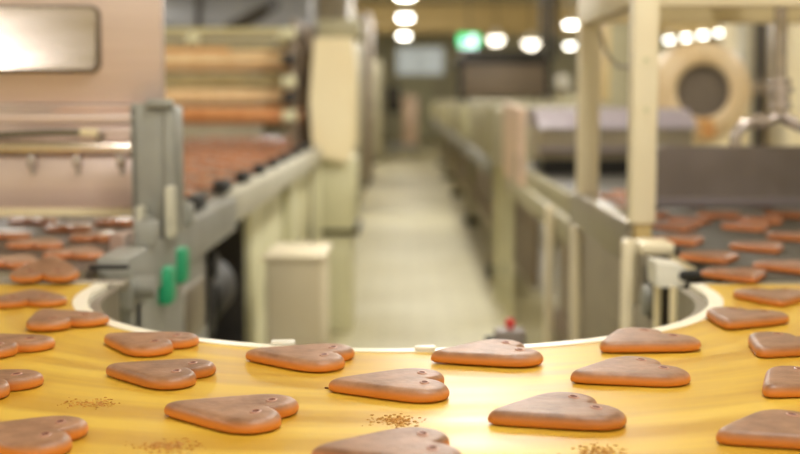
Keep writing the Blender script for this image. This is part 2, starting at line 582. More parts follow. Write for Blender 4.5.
# ------------------------------------------------------------------ straight conveyors
ZL = 0.914
lc = thing('mesh_conveyor', 'brown wire mesh conveyor carrying hearts out from under the pink steel hood', 'conveyor', (-.9, 4.5, 0), 'straight mesh conveyors')
MB().box(-1.37, -.468, 1.87, 8.8, ZL - .02, ZL, .004).build('belt', M['mesh_left'], lc)
MB().cyl((-1.37, 1.875, ZL - .014), (-.468, 1.875, ZL - .014), .013, seg=16).build('nose_roller', M['steel'], lc)
MB().box(-.466, -.415, 1.93, 3.15, .845, .925, .004).build('side_rail', M['steel_grey'], lc)
MB().box(-.466, -.415, 3.15, 6.32, .86, .932, .004).build('side_rail', M['pale_grey'], lc)
MB().box(-1.42, -1.372, 1.95, 6.32, .84, .93, .004).build('side_rail', M['steel_grey'], lc)
MB().box(-1.36, -.40, 1.829, 1.858, ZB - .012, ZB + .004, .003).build('transfer_plate', M['steel'], lc)
# grey side plate with rounded corner under the rail
MB().prism([(-.44, 1.97, .85), (-.44, 2.72, .85), (-.44, 2.72, .70), (-.44, 2.62, .66), (-.44, 2.1, .66), (-.44, 1.97, .72)], (1, 0, 0), .018).build('side_plate', M['steel_grey'], lc)
MB().box(-.425, -.417, 2.43, 2.66, .70, .80, .003).build('cover_plate', M['steel'], lc)
for px, py in ((167, 285), (181, 265)):
    d = ray(px, py); q = CAM + d * (-.412 / d.x)
    lv = MB().box(q.x - .012, q.x + .012, q.y - .03, q.y + .03, q.z - .032, q.z + .032, .008).build('release_lever', M['green'], lc)
    lv['label'] = 'green plastic lever'
# guide triangle near the nose and clamps
MB().prism([(-.486, 2.11, ZL + .001), (-.455, 2.07, ZL + .001), (-.455, 2.19, ZL + .001)], (0, 0, 1), .028).build('guide_plate', M['steel_warm'], lc)
MB().box(-.462, -.405, 1.868, 1.884, ZL + .001, ZL + .007, .002).build('wiper_bar', M['black'], lc)
for y in (2.10, 2.45):
    c = MB().box(-.44, -.405, y - .02, y + .02, .925, .965, .004)
    c.cyl((-.42, y, .96), (-.42, y, .972), .008, seg=12)
    c.build('rail_clamp', M['steel_grey'], lc)
MB().cyl((-.415, 1.97, .875), (-.385, 1.97, .875), .016).build('shaft_bearing', M['steel_grey'], lc)
# drive motor in the dark gap
mt = MB().cyl((-.50, 2.95, .70), (-.50, 3.22, .70), .075, bev=.01)
mt.box(-.56, -.44, 2.87, 2.96, .62, .80, .01)
mt.cyl((-.47, 2.92, .79), (-.43, 2.92, .79), .03)
mt.build('drive_motor', M['black'], lc)
bb = MB().box(-.60, -.58, 2.70, 3.83, .10, .86).box(-.60, -.482, 3.80, 3.83, .10, .86).box(-.60, -.47, 2.74, 3.83, .06, .10).build('gap_shade_panel', M['dark'], lc)  # dark sheets standing in for the shade inside the gap
MB().box(-.58, -.46, 2.74, 3.8, .36, .42, .01).build('cross_member', M['dark'], lc)
for k, y in enumerate((2.0, 2.68, 4.89, 6.29)):
    for x in (-.462, -1.40):
        MB().box(x, x + .04, y, y + .04, 0, .86, .004).build('leg', M['steel_grey'] if y < 3 else M['cream_green'], lc)
# small dark and pale fittings along the rail, seen as a dotted line
for k in range(9):
    y = 2.72 + .41 * k
    zr = .9252 if y < 3.1 else .9322
    MB().box(-.47, -.44, y, y + .13, zr, zr + .032, .006).build('rail_bracket', M['black'], lc)

rc = thing('mesh_conveyor', 'grey wire mesh conveyor taking hearts back under the dark guard plate', 'conveyor', (.95, 4.0, 0), 'straight mesh conveyors')
MB().box(.48, 1.40, 1.875, 5.34, ZB - .02, ZB, .004).build('belt', M['mesh_right'], rc)
MB().cyl((.472, 1.87, ZB - .014), (1.40, 1.87, ZB - .014), .013, seg=16).build('nose_roller', M['steel'], rc)
MB().box(.42, .469, 2.485, 3.35, .845, .928, .004).build('side_rail', M['steel'], rc)
MB().box(.42, .469, 2.30, 2.485, .845, .888, .004).build('rail_end', M['steel'], rc)
MB().box(.44, .469, 3.35, 5.9, .76, .83, .004).build('side_rail', M['olive'], rc)
MB().box(.455, .47, 3.35, 5.9, .83, .898, .003).build('side_skirt', M['olive'], rc)
MB().box(1.403, 1.445, 1.95, 5.34, .84, .92, .004).build('side_rail', M['steel'], rc)
MB().box(.438, .452, 2.34, 3.5, .40, .846, .003).build('side_panel', M['beige_panel'], rc)
MB().box(.397, .4185, 2.36, 2.40, 0, .905, .004).build('leg', M['cream'], rc)
for y in (3.22, 3.83):
    MB().box(.414, .436, y, y + .045, 0, .846, .004).build('leg', M['cream'], rc)
for y in (1.98, 4.0, 5.2):
    MB().box(1.405, 1.445, y, y + .05, 0, .846, .004).build('leg', M['cream'], rc)
MB().box(.425, 1.39, 1.829, 1.856, ZB - .012, ZB - .001, .003).build('transfer_plate', M['steel'], rc)
# cream adjusting bracket by the curve: stacked blocks with screws below
MB().box(.408, .470, 2.26, 2.34, .889, .912, .009).build('bracket_block', M['cream'], rc)
MB().prism([(.397, 2.06, .902), (.442, 2.06, .896), (.452, 2.06, .882), (.44, 2.06, .862), (.400, 2.06, .862)], (0, 1, 0), .08).build('bracket_block', M['white'], rc)
for x, y, zb in ((.408, 2.10, .79), (.424, 2.05, .80), (.447, 2.0, .825)):
    MB().cyl((x, y, zb), (x, y, .864), .0065, seg=12).build('adjusting_screw', M['cream_peach'], rc)
MB().box(.414, .47, 2.12, 2.26, .77, .875, .006).build('bearing_housing', M['dark'], rc)
MB().cyl((.40, 2.19, .82), (.416, 2.19, .82), .028, bev=.004).build('bearing_cap', M['steel_grey'], rc)
MB().box(.41, .45, 2.05, 2.34, .70, .79, .004).build('bearing_bracket', M['beige_panel'], rc)
MB().tube([(.435, 2.03, .885), (.452, 1.98, .893), (.466, 1.93, .895)], .009).build('guide_finger', M['black'], rc)

# ------------------------------------------------------------------ pink steel hood over the left belt
YH = 2.36
hd = thing('machine_hood', 'pinkish stainless hood with framed window standing across the mesh belt', 'machine', (-.95, YH, 0))
def hx(px): return at(px, 100, YH).x
def hz(py): return at(100, py, YH).z
xl, xr1, xr2 = -1.50, hx(163), hx(136)
d = MB().box(xl, xr1, YH, YH + .03, hz(104), 1.62, .006)
d.build('upper_door', M['steel_warm'], hd)
# window: rounded rectangle, leaning back a little
def rrect(x0, x1, z0, z1, r, y):
    pts = []
    for cx, cz, a0 in ((x1 - r, z1 - r, 0), (x0 + r, z1 - r, 90), (x0 + r, z0 + r, 180), (x1 - r, z0 + r, 270)):
        for k in range(7):
            a = math.radians(a0 + 15 * k)
            pts.append((cx + r * math.cos(a), y, cz + r * math.sin(a)))
    return pts
wxa, wxb, wza, wzb = hx(-60), hx(103), hz(73), hz(5)
MB().prism(rrect(wxa, wxb, wza, wzb, .018, YH - .010), (0, 1, 0), .011).build('window_gasket', M['taupe'], hd)
pn = MB().prism(rrect(wxa + .006, wxb - .006, wza + .006, wzb - .006, .014, 0), (0, 1, 0), .004)
pane = pn.build('window_pane', M['steel_polish'], hd)
pane.data.transform(Matrix.Translation(hd.location))
zc = (wza + wzb) / 2
pane.data.transform(Matrix.Translation((0, YH - .024, zc)) @ Matrix.Rotation(math.radians(-7.7), 4, 'X') @ Matrix.Translation((0, 0, -zc)))
pane.data.transform(Matrix.Translation(-hd.location))
# stepped strips under the door
MB().box(xl, xr2 + .01, YH - .012, YH + .02, hz(110), hz(105.5), .003).build('door_strip', M['steel_warm'], hd)
MB().box(xl, xr2 + .01, YH - .004, YH + .02, hz(124), hz(111.5), .003).build('door_strip', M['steel_warm'], hd)
MB().box(xl, xr2, YH + .014, YH + .03, hz(142), hz(125), .002).build('recess_panel', M['steel_warm'], hd)
MB().box(xl, xr2, YH - .03, YH + .03, hz(155), hz(141), .006).build('ledge', M['steel_polish'], hd)
MB().box(xl, xr2, YH - .006, YH + .02, hz(208), hz(156), .003).build('lower_panel', M['steel_warm'], hd)
MB().box(xl, xr2, YH - .014, YH + .02, hz(217), hz(208.5), .004).build('bottom_lip', M['cream_peach'], hd)
for px in (33, 78, 122):
    x = hx(px)
    l = MB().box(x - .007, x + .007, YH - .026, YH - .004, hz(167), hz(154), .003)
    l.cyl((x + .002, YH - .018, hz(174)), (x + .002, YH - .018, hz(165)), .004, seg=10)
    l.build('latch', M['chrome'], hd)
cb = MB().tube([(hx(-60), YH + .0, hz(139)), (hx(0), YH - .002, hz(135)), (hx(45), YH - .004, hz(132.5)), (hx(80), YH - .004, hz(132.5))], .0055)
cb.build('cable', M['cable'], hd)
MB().cyl((hx(80), YH - .004, hz(132.5)), (hx(98), YH - .004, hz(133)), .008, bev=.002).build('connector', M['cream_peach'], hd)
MB().box(hx(97), hx(103), YH - .01, YH + .015, hz(142), hz(133), .002).build('connector_clip', M['taupe'], hd)
# grey channel post at the belt edge
xa, xb = at(135, 180, 2.27).x, at(178, 180, 2.27).x
pz = MB().box(xa, xb - .018, 2.24, 2.262, .9255, at(100, 103, 2.27).z, .005)
pz.box(xb - .02, xb, 2.235, 2.335, .9255, at(100, 106, 2.27).z, .006)
pz.box(xa, xa + .012, 2.24, 2.335, .9255, at(100, 105, 2.27).z, .004)
pz.cyl((xa + .03, 2.235, at(0, 103, 2.27).z - .002), (xb, 2.235, at(0, 103, 2.27).z - .002), .009, seg=16, bev=.003)
pz.build('channel_post', M['steel_grey'], hd)
MB().box(xa + .012, xa + .026, 2.205, 2.24, .9255, at(0, 206, 2.22).z, .004).build('post_bracket', M['pale_grey'], hd)
MB().box(xb - .012, xb + .004, 2.20, 2.235, .9255, at(0, 186, 2.22).z, .004).build('post_bracket', M['pale_grey'], hd)
MB().box(-1.52, -1.45, YH - .03, YH + .05, 0, 1.6, .005).build('rear_post', M['steel_grey'], hd)
MB().box(-1.50, xa + .03, YH + .02, YH + .04, 1.0, 1.02).build('stiffener', M['steel_grey'], hd)

# ------------------------------------------------------------------ roller press further back on the left
YP = 6.6
rp_ = thing('roller_press', 'roller machine with tan and chocolate rollers and a cream end housing', 'machine', (-.9, YP, 0))
def pz_(py, Y=YP): return at(300, py, Y).z
def px_(px, Y=YP): return at(px, 100, Y).x
xa = -1.75
xe = px_(300)
for nm, y0, y1, mm, dy in (('roller', 50, 71, 'roller_tan', 0), ('roller', 74, 89, 'roller_pale', .12), ('roller', 89, 105, 'roller_tan', .0),
                           ('roller', 107, 124, 'roller_choc', -.15)):
    zc_, r_ = (pz_(y0) + pz_(y1)) / 2, (pz_(y0) - pz_(y1)) / 2
    MB().cyl((xa, YP + dy, zc_), (xe + .02, YP + dy, zc_), r_, seg=32, bev=.006).build(nm, M[mm], rp_)
for y0, y1, dy in ((27, 33, .05), (34, 38, -.02), (41, 47, .1)):
    zc_, r_ = (pz_(y0) + pz_(y1)) / 2, (pz_(y0) - pz_(y1)) / 2
    MB().cyl((xa, YP + dy, zc_), (xe + .01, YP + dy, zc_), r_, seg=16).build('tie_bar', M['roller_pale'], rp_)
for pxx in (195, 284):
    MB().cyl((px_(pxx) - .03, YP - .03, pz_(40)), (px_(pxx) + .03, YP - .03, pz_(40)), .035, bev=.008).build('bar_collar', M['cream_green'], rp_)
# red scraper line above the first roller
sb = MB().box(xa, px_(230), YP - .03, YP - .0, pz_(52), pz_(48), .003).build('scraper_blade', M['roller_choc'], rp_)
# dark bearing frame
fr = MB().box(px_(294), px_(302), YP - .2, YP + .25, .93, pz_(22), .01)
fr.box(px_(306), px_(314), YP - .12, YP + .25, .93, pz_(26), .01)
fr.box(px_(292), px_(318), YP - .05, YP + .2, pz_(48), pz_(38), .01)
fr.build('bearing_frame', M['taupe'], rp_)
for py in (35, 60, 82, 97, 115):
    MB().box(px_(286), px_(300), YP - .24, YP - .12, pz_(py + 6), pz_(py - 5), .012).build('bearing_block', M['cream_green'] if py in (35, 82, 115) else M['dark'], rp_)
fr2 = MB().box(-1.85, -1.75, YP - .25, YP + .25, 0, pz_(22), .01).build('far_frame', M['taupe'], rp_)
# cream end housing
hz0, hz1 = pz_(160), pz_(40)
hs = MB().prism([(px_(316), YP - .25, hz0 + .03), (px_(313), YP - .25, pz_(100)), (px_(318), YP - .25, hz1), (px_(354), YP - .25, hz1), (px_(357), YP - .25, pz_(60)),
                 (px_(357), YP - .25, pz_(140)), (px_(350), YP - .25, hz0)], (0, 1, 0), .5)
hs.build('end_housing', M['cream_peach'], rp_)
MB().box(px_(318), px_(362), YP - .1, YP + .3, pz_(40), pz_(20), .02).build('gear_cover', M['olive'], rp_)
MB().box(-.46, px_(356), YP - .2, YP + .28, .52, hz0 + .02, .01).build('pedestal', M['cream_green'], rp_)
MB().box(-.45, px_(360), YP - .16, YP + .25, .49, .535, .01).build('pedestal_foot', M['dark'], rp_)
MB().box(-.46, px_(352), YP - .15, YP + .2, 0, .5, .01).build('plinth', M['cream_green'], rp_)
MB().cyl((px_(352), YP - .2, pz_(140)), (px_(352), YP - .2, pz_(90)), .012).build('guard_rod', M['white'], rp_)

# ------------------------------------------------------------------ pale cabinets under the left line
def side_cab(name, label, x0, x1, y0, y1, z0, z1, m, doors=1):
    t = thing(name, label, 'cabinet', ((x0 + x1) / 2, y0, 0), None)
    MB().box(x0, x1, y0, y1, z0, z1, .008).build('cabinet_body', m, t)
    n = doors
    for k in range(n):
        ya, yb = y0 + (y1 - y0) * k / n + .015, y0 + (y1 - y0) * (k + 1) / n - .015
        dd = MB().box(x1, x1 + .012, ya, yb, z0 + .05, z1 - .03, .004).build('cabinet_door', m, t)
        MB().box(x1 + .012, x1 + .025, yb - .06, yb - .04, (z0 + z1) / 2, (z0 + z1) / 2 + .1, .004).build('handle', M['dark'], dd)
    MB().box(x0 + .02, x1 - .02, y0 + .02, y1 - .02, 0, z0 + .005).build('plinth', M['dark'], t)
    return t


side_cab('machine_cabinet', 'pale green cabinet under the line, next to the dark gap', -.95, -.48, 3.85, 4.85, .06, .855, M['cream_green'], 2)
side_cab('machine_cabinet', 'pale green cabinet under the line, just before the roller machine', -.95, -.48, 4.98, 6.27, .06, .855, M['cream_green'], 2)

jb = thing('junction_box', 'cream junction box with pale lid standing out into the aisle', 'box', (-.32, 3.7, 0))
x0, x1 = at(266, 300, 3.62).x, at(322, 300, 3.62).x
z1 = at(300, 256, 3.62).z
MB().box(x0, x1, 3.62, 3.95, .34, z1 - .015, .01).build('box_body', M['cream'], jb)
MB().box(x0 - .008, x1 + .008, 3.61, 3.96, z1 - .016, z1, .004).build('lid', M['cream'], jb)
MB().box(x0 + .05, x0 + .09, 3.7, 3.85, 0, .341, .004).build('stand', M['cream_green'], jb)

# tall pieces beyond the roller press
def tall(label, x0, x1, y0, y1, z1, m, seam=True):
    t = thing('electric_cabinet', label, 'cabinet', ((x0 + x1) / 2, (y0 + y1) / 2, 0), None)
    MB().box(x0, x1, y0, y1, .08, z1, .01).build('cabinet_body', m, t)
    MB().box(x0 + .02, x1 - .02, y0 + .02, y1 - .02, 0, .081).build('plinth', M['dark'], t)
    if seam:
        dd = MB().box(x0 + .03, x1 - .03, y0 - .018, y0, .14, z1 - .06, .004).build('cabinet_door', m, t)
        MB().box(x1 - .12, x1 - .09, y0 - .035, y0 - .017, 1.0, 1.16, .004).build('handle', M['dark'], dd)
    return t


tall('beige tall cabinet right behind the cream end housing', -1.1, -.50, 11.2, 12.2, 2.4, M['beige_panel'])
tall('olive tall cabinet along the aisle, second behind the cream housing', -1.1, -.50, 13, 14.8, 2.0, M['olive'])
tall('taupe tall cabinet along the aisle, third behind the cream housing', -1.1, -.50, 17, 19.5, 2.3, M['taupe'])
tall('olive cabinet farthest down the aisle near the end door', -1.2, -.50, 24, 28, 1.9, M['olive'])

# duct and tank behind the rollers
dk = thing('ventilation_duct', 'blue-grey round duct running high behind the rollers', 'duct', (-3, 10.5, 0))
MB().cyl((-5.9, 10.5, 1.75), (-.75, 10.5, 1.75), .42, seg=40).build('duct_pipe', M['bluegrey'], dk)
for x in (-4.6, -2.9, -1.6):
    MB().cyl((x - .02, 10.5, 1.75), (x + .02, 10.5, 1.75), .45, seg=40).build('duct_flange', M['dark'], dk)
for x in (-4.2, -1.3):
    MB().box(x - .04, x + .04, 10.45, 10.55, 0, 1.4).build('stand', M['dark'], dk)
sp = MB().cyl((-1.15, 8.6, 1.63), (-.82, 8.0, 1.74), .05).build('strut', M['dark'], dk)
bk = thing('storage_cabinet', 'brown low cabinet wall behind the rollers under the duct', 'cabinet', (-3, 9.2, 0))
MB().box(-5.2, -1.05, 9.0, 9.5, .06, 1.35, .01).build('cabinet_body', M['beige_panel'], bk)
for k in range(5):
    xx = -5.15 + .82 * k
    MB().box(xx, xx + .78, 8.985, 9.0, .15, 1.3, .004).build('cabinet_door', M['taupe'] if k % 2 else M['beige_panel'], bk)
MB().box(-5.15, -1.1, 9.05, 9.45, 0, .061).build('plinth', M['dark'], bk)

# trolley far down the aisle
tr = thing('trolley', 'small pale trolley with dark bin far down the aisle', 'trolley', (.05, 27, 0))
MB().box(-.10, .22, 26.8, 27.4, .25, 1.25, .02).build('trolley_body', M['pink_panel'], tr)
MB().box(-.42, -.14, 26.9, 27.3, .9, 1.45, .03).build('bin', M['dark'], tr)
MB().box(-.42, .22, 26.85, 27.35, .12, .26, .01).build('trolley_base', M['steel_grey'], tr)
for x in (-.36, .16):
    for y in (26.92, 27.28):
        MB().cyl((x - .015, y, .06), (x + .015, y, .06), .06, seg=16).build('wheel', M['black'], tr)

# ------------------------------------------------------------------ right: portal frame
pf = thing('portal_frame', 'cream steel portal frame standing over the grey mesh conveyor', 'frame', (.95, 3, 0))
PY0, PY1 = 2.43, 3.20
zf = at(640, 6, PY0).z
def post(x0, x1, y, z0, z1):
    return MB().box(x0, x1, y, y + .05, z0, z1, .004).build('post', M['cream'], pf)
xa, xb = at(632.5, 110, PY0).x, at(658, 110, PY0).x
post(xa, xb, PY0, .928, 1.48)
MB().box(xa + .012, xb - .006, PY0 + .006, PY0 + .044, .8885, .929, .002).build('post_foot', M['ochre'], pf)
xc, xd = at(579, 110, PY1).x, at(600, 110, PY1).x
post(xc, xd, PY1, .9285, 1.48)
post(1.455, 1.505, PY0, 0, 1.48)
post(1.455, 1.505, PY1, 0, 1.48)
MB().box(xa, xb, PY0 + .05, PY1, at(640, 2, PY0).z, 1.48, .003).build('side_beam', M['cream'], pf)
MB().box(xb, 1.456, PY0 + .005, PY0 + .045, zf, 1.48, .003).build('cross_beam', M['cream'], pf)
MB().box(xd, 1.456, PY1 + .005, PY1 + .045, at(700, 23, PY1).z, 1.47, .003).build('cross_beam', M['sand'], pf)
# sagging cable between the posts
MB().tube([at(600, 30, 3.19), at(606, 52, 3.05), at(618, 66, 2.85), at(630, 66, 2.65), at(636, 60, 2.485)], .0045).build('cable', M['beige_panel'], pf)
for py in (60, 110):
    q = at(646, py, PY0)
    MB().cyl((q.x, PY0 - .003, q.z), (q.x, PY0 + .001, q.z), .005, seg=12).build('bolt', M['cream_green'], pf)

# dark guard plate across the belt
gp = thing('guard_plate', 'dark grey steel guard plate standing across the grey mesh belt', 'guard', (1, 3.0, ZB))
YG = 3.0
zt, zb_ = at(700, 146, YG).z, at(700, 198, YG).z
xg0 = at(652, 150, YG).x
MB().prism([(xg0, YG, zb_), (1.39, YG, zb_), (1.39, YG, zt), (at(664, 146, YG).x, YG, zt), (at(659, 148, YG).x, YG, zt - .005), (xg0, YG, zt - .016)], (0, 1, 0), .012).build('plate', M['steel_dark'], gp)
MB().box(xg0, 1.39, YG - .012, YG + .02, at(700, 207, YG).z, zb_ + .001, .004).build('bottom_lip', M['lilac'], gp)
for x in (xg0 + .006, 1.365):
    MB().box(x, x + .02, YG + .012, YG + .05, ZB + .0005, zb_ + .05, .003).build('foot', M['steel'], gp)

# chrome pipe with a forked end
cp = thing('chrome_pipe', 'chrome pipe forking into two curved arms above the guard plate', 'pipe', at(780, 60, 2.60))
YC = 2.60
top = at(781, -35, YC)
MB().cyl(at(780, 84, YC), (top.x, YC, 1.482), .0125, seg=24).build('pipe', M['chrome'], cp)
n = MB()
for py, r_ in ((82, .022), (90, .026), (98, .020), (106, .023)):
    q = at(780, py, YC)
    n.cyl((q.x, q.y, q.z - .006), (q.x, q.y, q.z + .006), r_, seg=20, bev=.002)
q0, q1 = at(780, 80, YC), at(780, 112, YC)
n.cyl(q1, q0, .014)
n.build('union_nut', M['chrome'], cp)
MB().tube([at(780, 108, YC), at(777, 116, YC), at(768, 121, YC), at(752, 122, YC), at(742, 127, YC), at(736, 136, YC), at(735, 146, YC)], .0115).build('curved_arm', M['chrome'], cp)
MB().tube([at(780, 108, YC), at(783, 116, YC), at(790, 121, YC), at(800, 126, YC), at(812, 128, YC), at(822, 134, YC), at(824, 146, YC)], .0115).build('curved_arm', M['chrome'], cp)
MB().cyl(at(757, 121.5, YC), at(763, 121, YC), .016).build('coupling', M['chrome'], cp)
MB().box(top.x - .03, top.x + .03, PY0 - .01, PY1 + .06, 1.481, 1.50, .003).build('hanger', M['cream'], cp)

# blower with round intake
YV = 6.0
cb_ = at(703, 91, YV)
bl = thing('blower', 'cream round blower with dark mesh intake and rust streak', 'blower', (cb_.x, YV + .15, 0))
R = 49 * YV / F
MB().lathe([(R * .52, 0), (R * .58, -.014), (R * .72, -.02), (R * .80, -.005), (R * .92, -.002), (R, .02), (R * 1.02, .05), (R * 1.02, .26), (R * .9, .3), (0, .3)], cb_, (0, 1, 0), 56).build('casing', M['blower_tan'], bl)
MB().lathe([(0, .02), (R * .5, .02), (R * .5, -.004), (R * .56, -.006), (R * .56, .03)], cb_, (0, 1, 0), 48).build('intake', M['grille'], bl)
q = at(703, 91, YV)
sb = MB()
sb.prism([(q.x - .03, YV - .026, q.z - R * .55), (q.x + .045, YV - .026, q.z - R * .56), (q.x + .06, YV - .026, q.z - R * .95), (q.x + .02, YV - .026, q.z - R * .9), (q.x + .0, YV - .026, q.z - R * 1.0)], (0, 1, 0), .012)
sb.build('rust_streak', M['rust'], bl)
for px in (672, 738, 676, 734, 704):
    py = {672: 100, 738: 100, 676: 70, 734: 70, 704: 52}[px]
    q = at(px, py, YV)
    MB().cyl((q.x, YV - .012, q.z), (q.x, YV + .01, q.z), .008, seg=10).build('bolt', M['taupe'], bl)
MB().box(cb_.x - .16, cb_.x + .16, YV + .05, YV + .3, .0, cb_.z - R * .85, .01).build('stand', M['cream_peach'], bl)
MB().box(cb_.x + .03, cb_.x + R, YV + .06, YV + .26, cb_.z - R * 1.2, cb_.z - R * .3, .01).build('outlet', M['cream_peach'], bl)

# lilac hood on the right line
YT = 4.55
hl = thing('conveyor_hood', 'lilac grey steel hood with sloped lid on the line behind the posts', 'hood', (.75, YT, 0))
x0, x1 = at(538, 140, YT).x, at(696, 140, YT).x
za, zb2, zc2 = at(560, 128, YT).z, at(560, 109, YT).z, at(560, 160, YT).z
MB().box(x0 + .01, x1 - .01, YT, YT + .42, zc2, za, .01).build('hood_body', M['beige_panel'], hl)
MB().prism([(x0, YT - .01, za), (x0, YT + .43, za), (x0, YT + .43, zb2), (x0, YT + .14, zb2), (x0, YT + .02, za + .02)], (1, 0, 0), x1 - x0).build('lid', M['lilac'], hl)
MB().box(x0 + .02, x1 - .02, YT + .02, YT + .4, ZB + .0005, zc2 + .001, .004).build('base', M['black'], hl)
MB().box(x0, x1, YT - .012, YT, at(560, 152, YT).z, at(560, 147, YT).z, .002).build('trim_strip', M['lilac'], hl)

# cooling tunnel
ct = thing('cooling_tunnel', 'long olive grey cooling tunnel running away along the aisle', 'machine', (1, 7.5, 0))
MB().box(.47, 1.2, 7.45, 25, .80, 1.15, .01).build('tunnel_body', M['olive'], ct)
MB().box(.452, .48, 7.45, 25, .74, .83, .004).build('side_rail', M['steel_grey'], ct)
for k in range(8):
    y = 7.5 + 2.15 * k
    MB().box(.455, .47, y, y + 2.05, .86, 1.12, .004).build('side_cover', M['olive'] if k % 2 == 0 else M['cream_green'], ct)
for y in (8.5, 12.05, 15.6, 19.2, 22.8):
    for x in (.56, 1.08):
        lg = MB().box(x, x + .07, y, y + .07, .02, .80, .004).build('leg', M['olive'], ct)
        MB().box(x - .02, x + .12, y - .04, y + .14, 0, .07, .006).build('foot', M['black'], lg)
MB().box(.58, .62, 8.5, 22.9, .30, .35, .004).build('stringer', M['taupe'], ct)
MB().box(.74, .78, 7.6, 24.5, .05, .72).build('under_shade_panel', M['taupe'], ct)  # taupe sheet standing in for the shade under the tunnel
pp = thing('side_cover', 'tall pinkish panel standing at the aisle side of the lilac hood', 'panel', (.47, 5.6, 0))
MB().prism([(.432, 5.0, .8305), (.432, 5.85, .8305), (.432, 5.85, 1.15), (.432, 5.0, 1.13)], (1, 0, 0), .0225).build('panel_sheet', M['pink_panel'], pp)
MB().box(.426, .433, 5.1, 5.16, .8305, .95).build('mounting_foot', M['steel'], pp)
c2 = thing('belt_cover', 'low olive cover over the line between pinkish panel and tunnel', 'cover', (.9, 6.4, 0))
MB().box(.49, 1.1, 6.0, 7.4, .80, 1.12, .02).build('cover_sheet', M['olive'], c2)
MB().box(.484, .491, 6.3, 6.36, .96, 1.06, .002).build('handle', M['dark'], c2)
for x in (.50, 1.05):
    for y in (6.55, 7.3):
        MB().box(x, x + .04, y, y + .05, 0, .801, .004).build('leg', M['cream_green'], c2)
up = thing('shade_tray', 'brown tray coloured as the shaded floor under the right line between cream legs', 'tray', (.9, 4.5, 0))
MB().box(.66, 1.10, 2.6, 6.2, .10, .16, .01).build('tray_pan', M['taupe'], up)  # brown pan and sheet stand in for the shaded floor below the line
MB().box(.72, .76, 2.7, 6.1, .16, .70).build('shade_sheet', M['taupe'], up)
for x, y in ((.70, 2.7), (1.0, 2.7), (.70, 6.0), (1.0, 6.0)):
    MB().box(x, x + .04, y, y + .04, 0, .105).build('foot', M['black'], up)

# dark framed hood above the tunnel
YE = 11.2
eh = thing('extraction_hood', 'big brown extraction hood with black frame above the olive tunnel', 'hood', (.9, YE, 0))
x0, x1 = at(463, 80, YE).x, at(545, 80, YE).x
z0, z1 = at(500, 96, YE).z, at(500, 64, YE).z
MB().box(x0, x1, YE, YE + 1.4, z0, z1, .01).build('hood_body', M['taupe'], eh)
fm = MB().box(x0 - .05, x1 + .05, YE - .03, YE + 1.43, z1, z1 + .06, .01)
fm.box(x0 - .05, x0, YE - .03, YE, z0 - .03, z1); fm.box(x1, x1 + .05, YE - .03, YE, z0 - .03, z1)
fm.build('hood_frame', M['dark'], eh)
fl = MB()
for k in range(7):
    xx = x0 + .06 + k * (x1 - x0 - .12) / 6
    fl.lathe([(0, .06), (.05, .055), (.06, .02), (.06, 0)], (xx, YE + .15, z1 + .06), seg=16)
fl.build('filter_caps', M['dark'], eh)
for px in (543, 553):
    q = at(px, 60, YE + .3)
    MB().box(q.x - .03, q.x + .03, YE + .28, YE + .34, z1 + .05, ZC).build('hanger_post', M['dark'], eh)
for xx in (x0 + .02, x1 - .05):
    MB().box(xx, xx + .03, YE + .3, YE + .33, 1.1505, z0 + .01).build('foot_post', M['dark'], eh)

# background pieces on the right, behind the portal
def right_piece(name, label, cat, px0, px1, Y, z1, m, depth=.5):
    x0, x1 = at(px0, 100, Y).x, at(px1, 100, Y).x
    t = thing(name, label, cat, ((x0 + x1) / 2, Y, 0))
    MB().box(x0, x1, Y, Y + depth, .06, z1, .01).build('cabinet_body' if cat == 'cabinet' else 'body', m, t)
    MB().box(x0 + .01, x1 - .01, Y + .01, Y + depth - .01, 0, .061).build('plinth', M['dark'], t)
    return t, x0, x1


t, x0, x1 = right_piece('electric_cabinet', 'yellow cream cabinet seen between the two cream posts', 'cabinet', 606, 636, 9.5, 1.95, M['ochre'])
MB().box(x0 + .02, x1 - .02, 9.485, 9.5, .2, 1.9, .004).build('cabinet_door', M['olive'], t)
t, x0, x1 = right_piece('electric_cabinet', 'grey cabinet seen just beside the back cream post', 'cabinet', 590, 606, 10.5, 1.85, M['steel_grey'])
MB().box(x0 + .02, x1 - .02, 10.485, 10.5, .2, 1.8, .004).build('cabinet_door', M['bluegrey'], t)
t, x0, x1 = right_piece('electric_cabinet', 'pale olive cabinet row behind the round blower', 'cabinet', 640, 735, 11.5, 1.62, M['cream_green'])
for k in range(3):
    w_ = (x1 - x0) / 3
    MB().box(x0 + k * w_ + .02, x0 + (k + 1) * w_ - .02, 11.485, 11.5, .2, 1.58, .004).build('cabinet_door', M['olive'] if k == 0 else M['cream_green'], t)
t, x0, x1 = right_piece('wall_column', 'pale cream pillar cladding beside the blower', 'pillar', 730, 755, 8.5, ZC, M['cream'], .3)
MB().box(x0 + .03, x1 - .03, 8.49, 8.5, .2, 1.7, .003).build('cladding_panel', M['white'], t)
t, x0, x1 = right_piece('drain_pipe', 'dark brown upright box duct beside the chrome pipe', 'duct', 757, 763, 8.3, ZC, M['dark'], .12)
MB().box(x0 - .01, x1 + .01, 8.29, 8.43, 1.2, 1.28, .004).build('clamp', M['taupe'], t)
t, x0, x1 = right_piece('louvre_unit', 'dark louvred fan unit behind the chrome pipe', 'machine', 765, 778, 8.75, 1.72, M['taupe'])
lv = MB()
for k in range(7):
    lv.box(x0 + .01, x1 - .01, 8.73, 8.75, 1.18 + k * .07, 1.22 + k * .07, .004)
lv.build('louvre', M['dark'], t)
t, x0, x1 = right_piece('electric_cabinet', 'cream yellow cabinet at the picture edge beyond the chrome pipe', 'cabinet', 789, 850, 8.2, 2.3, M['cream'])
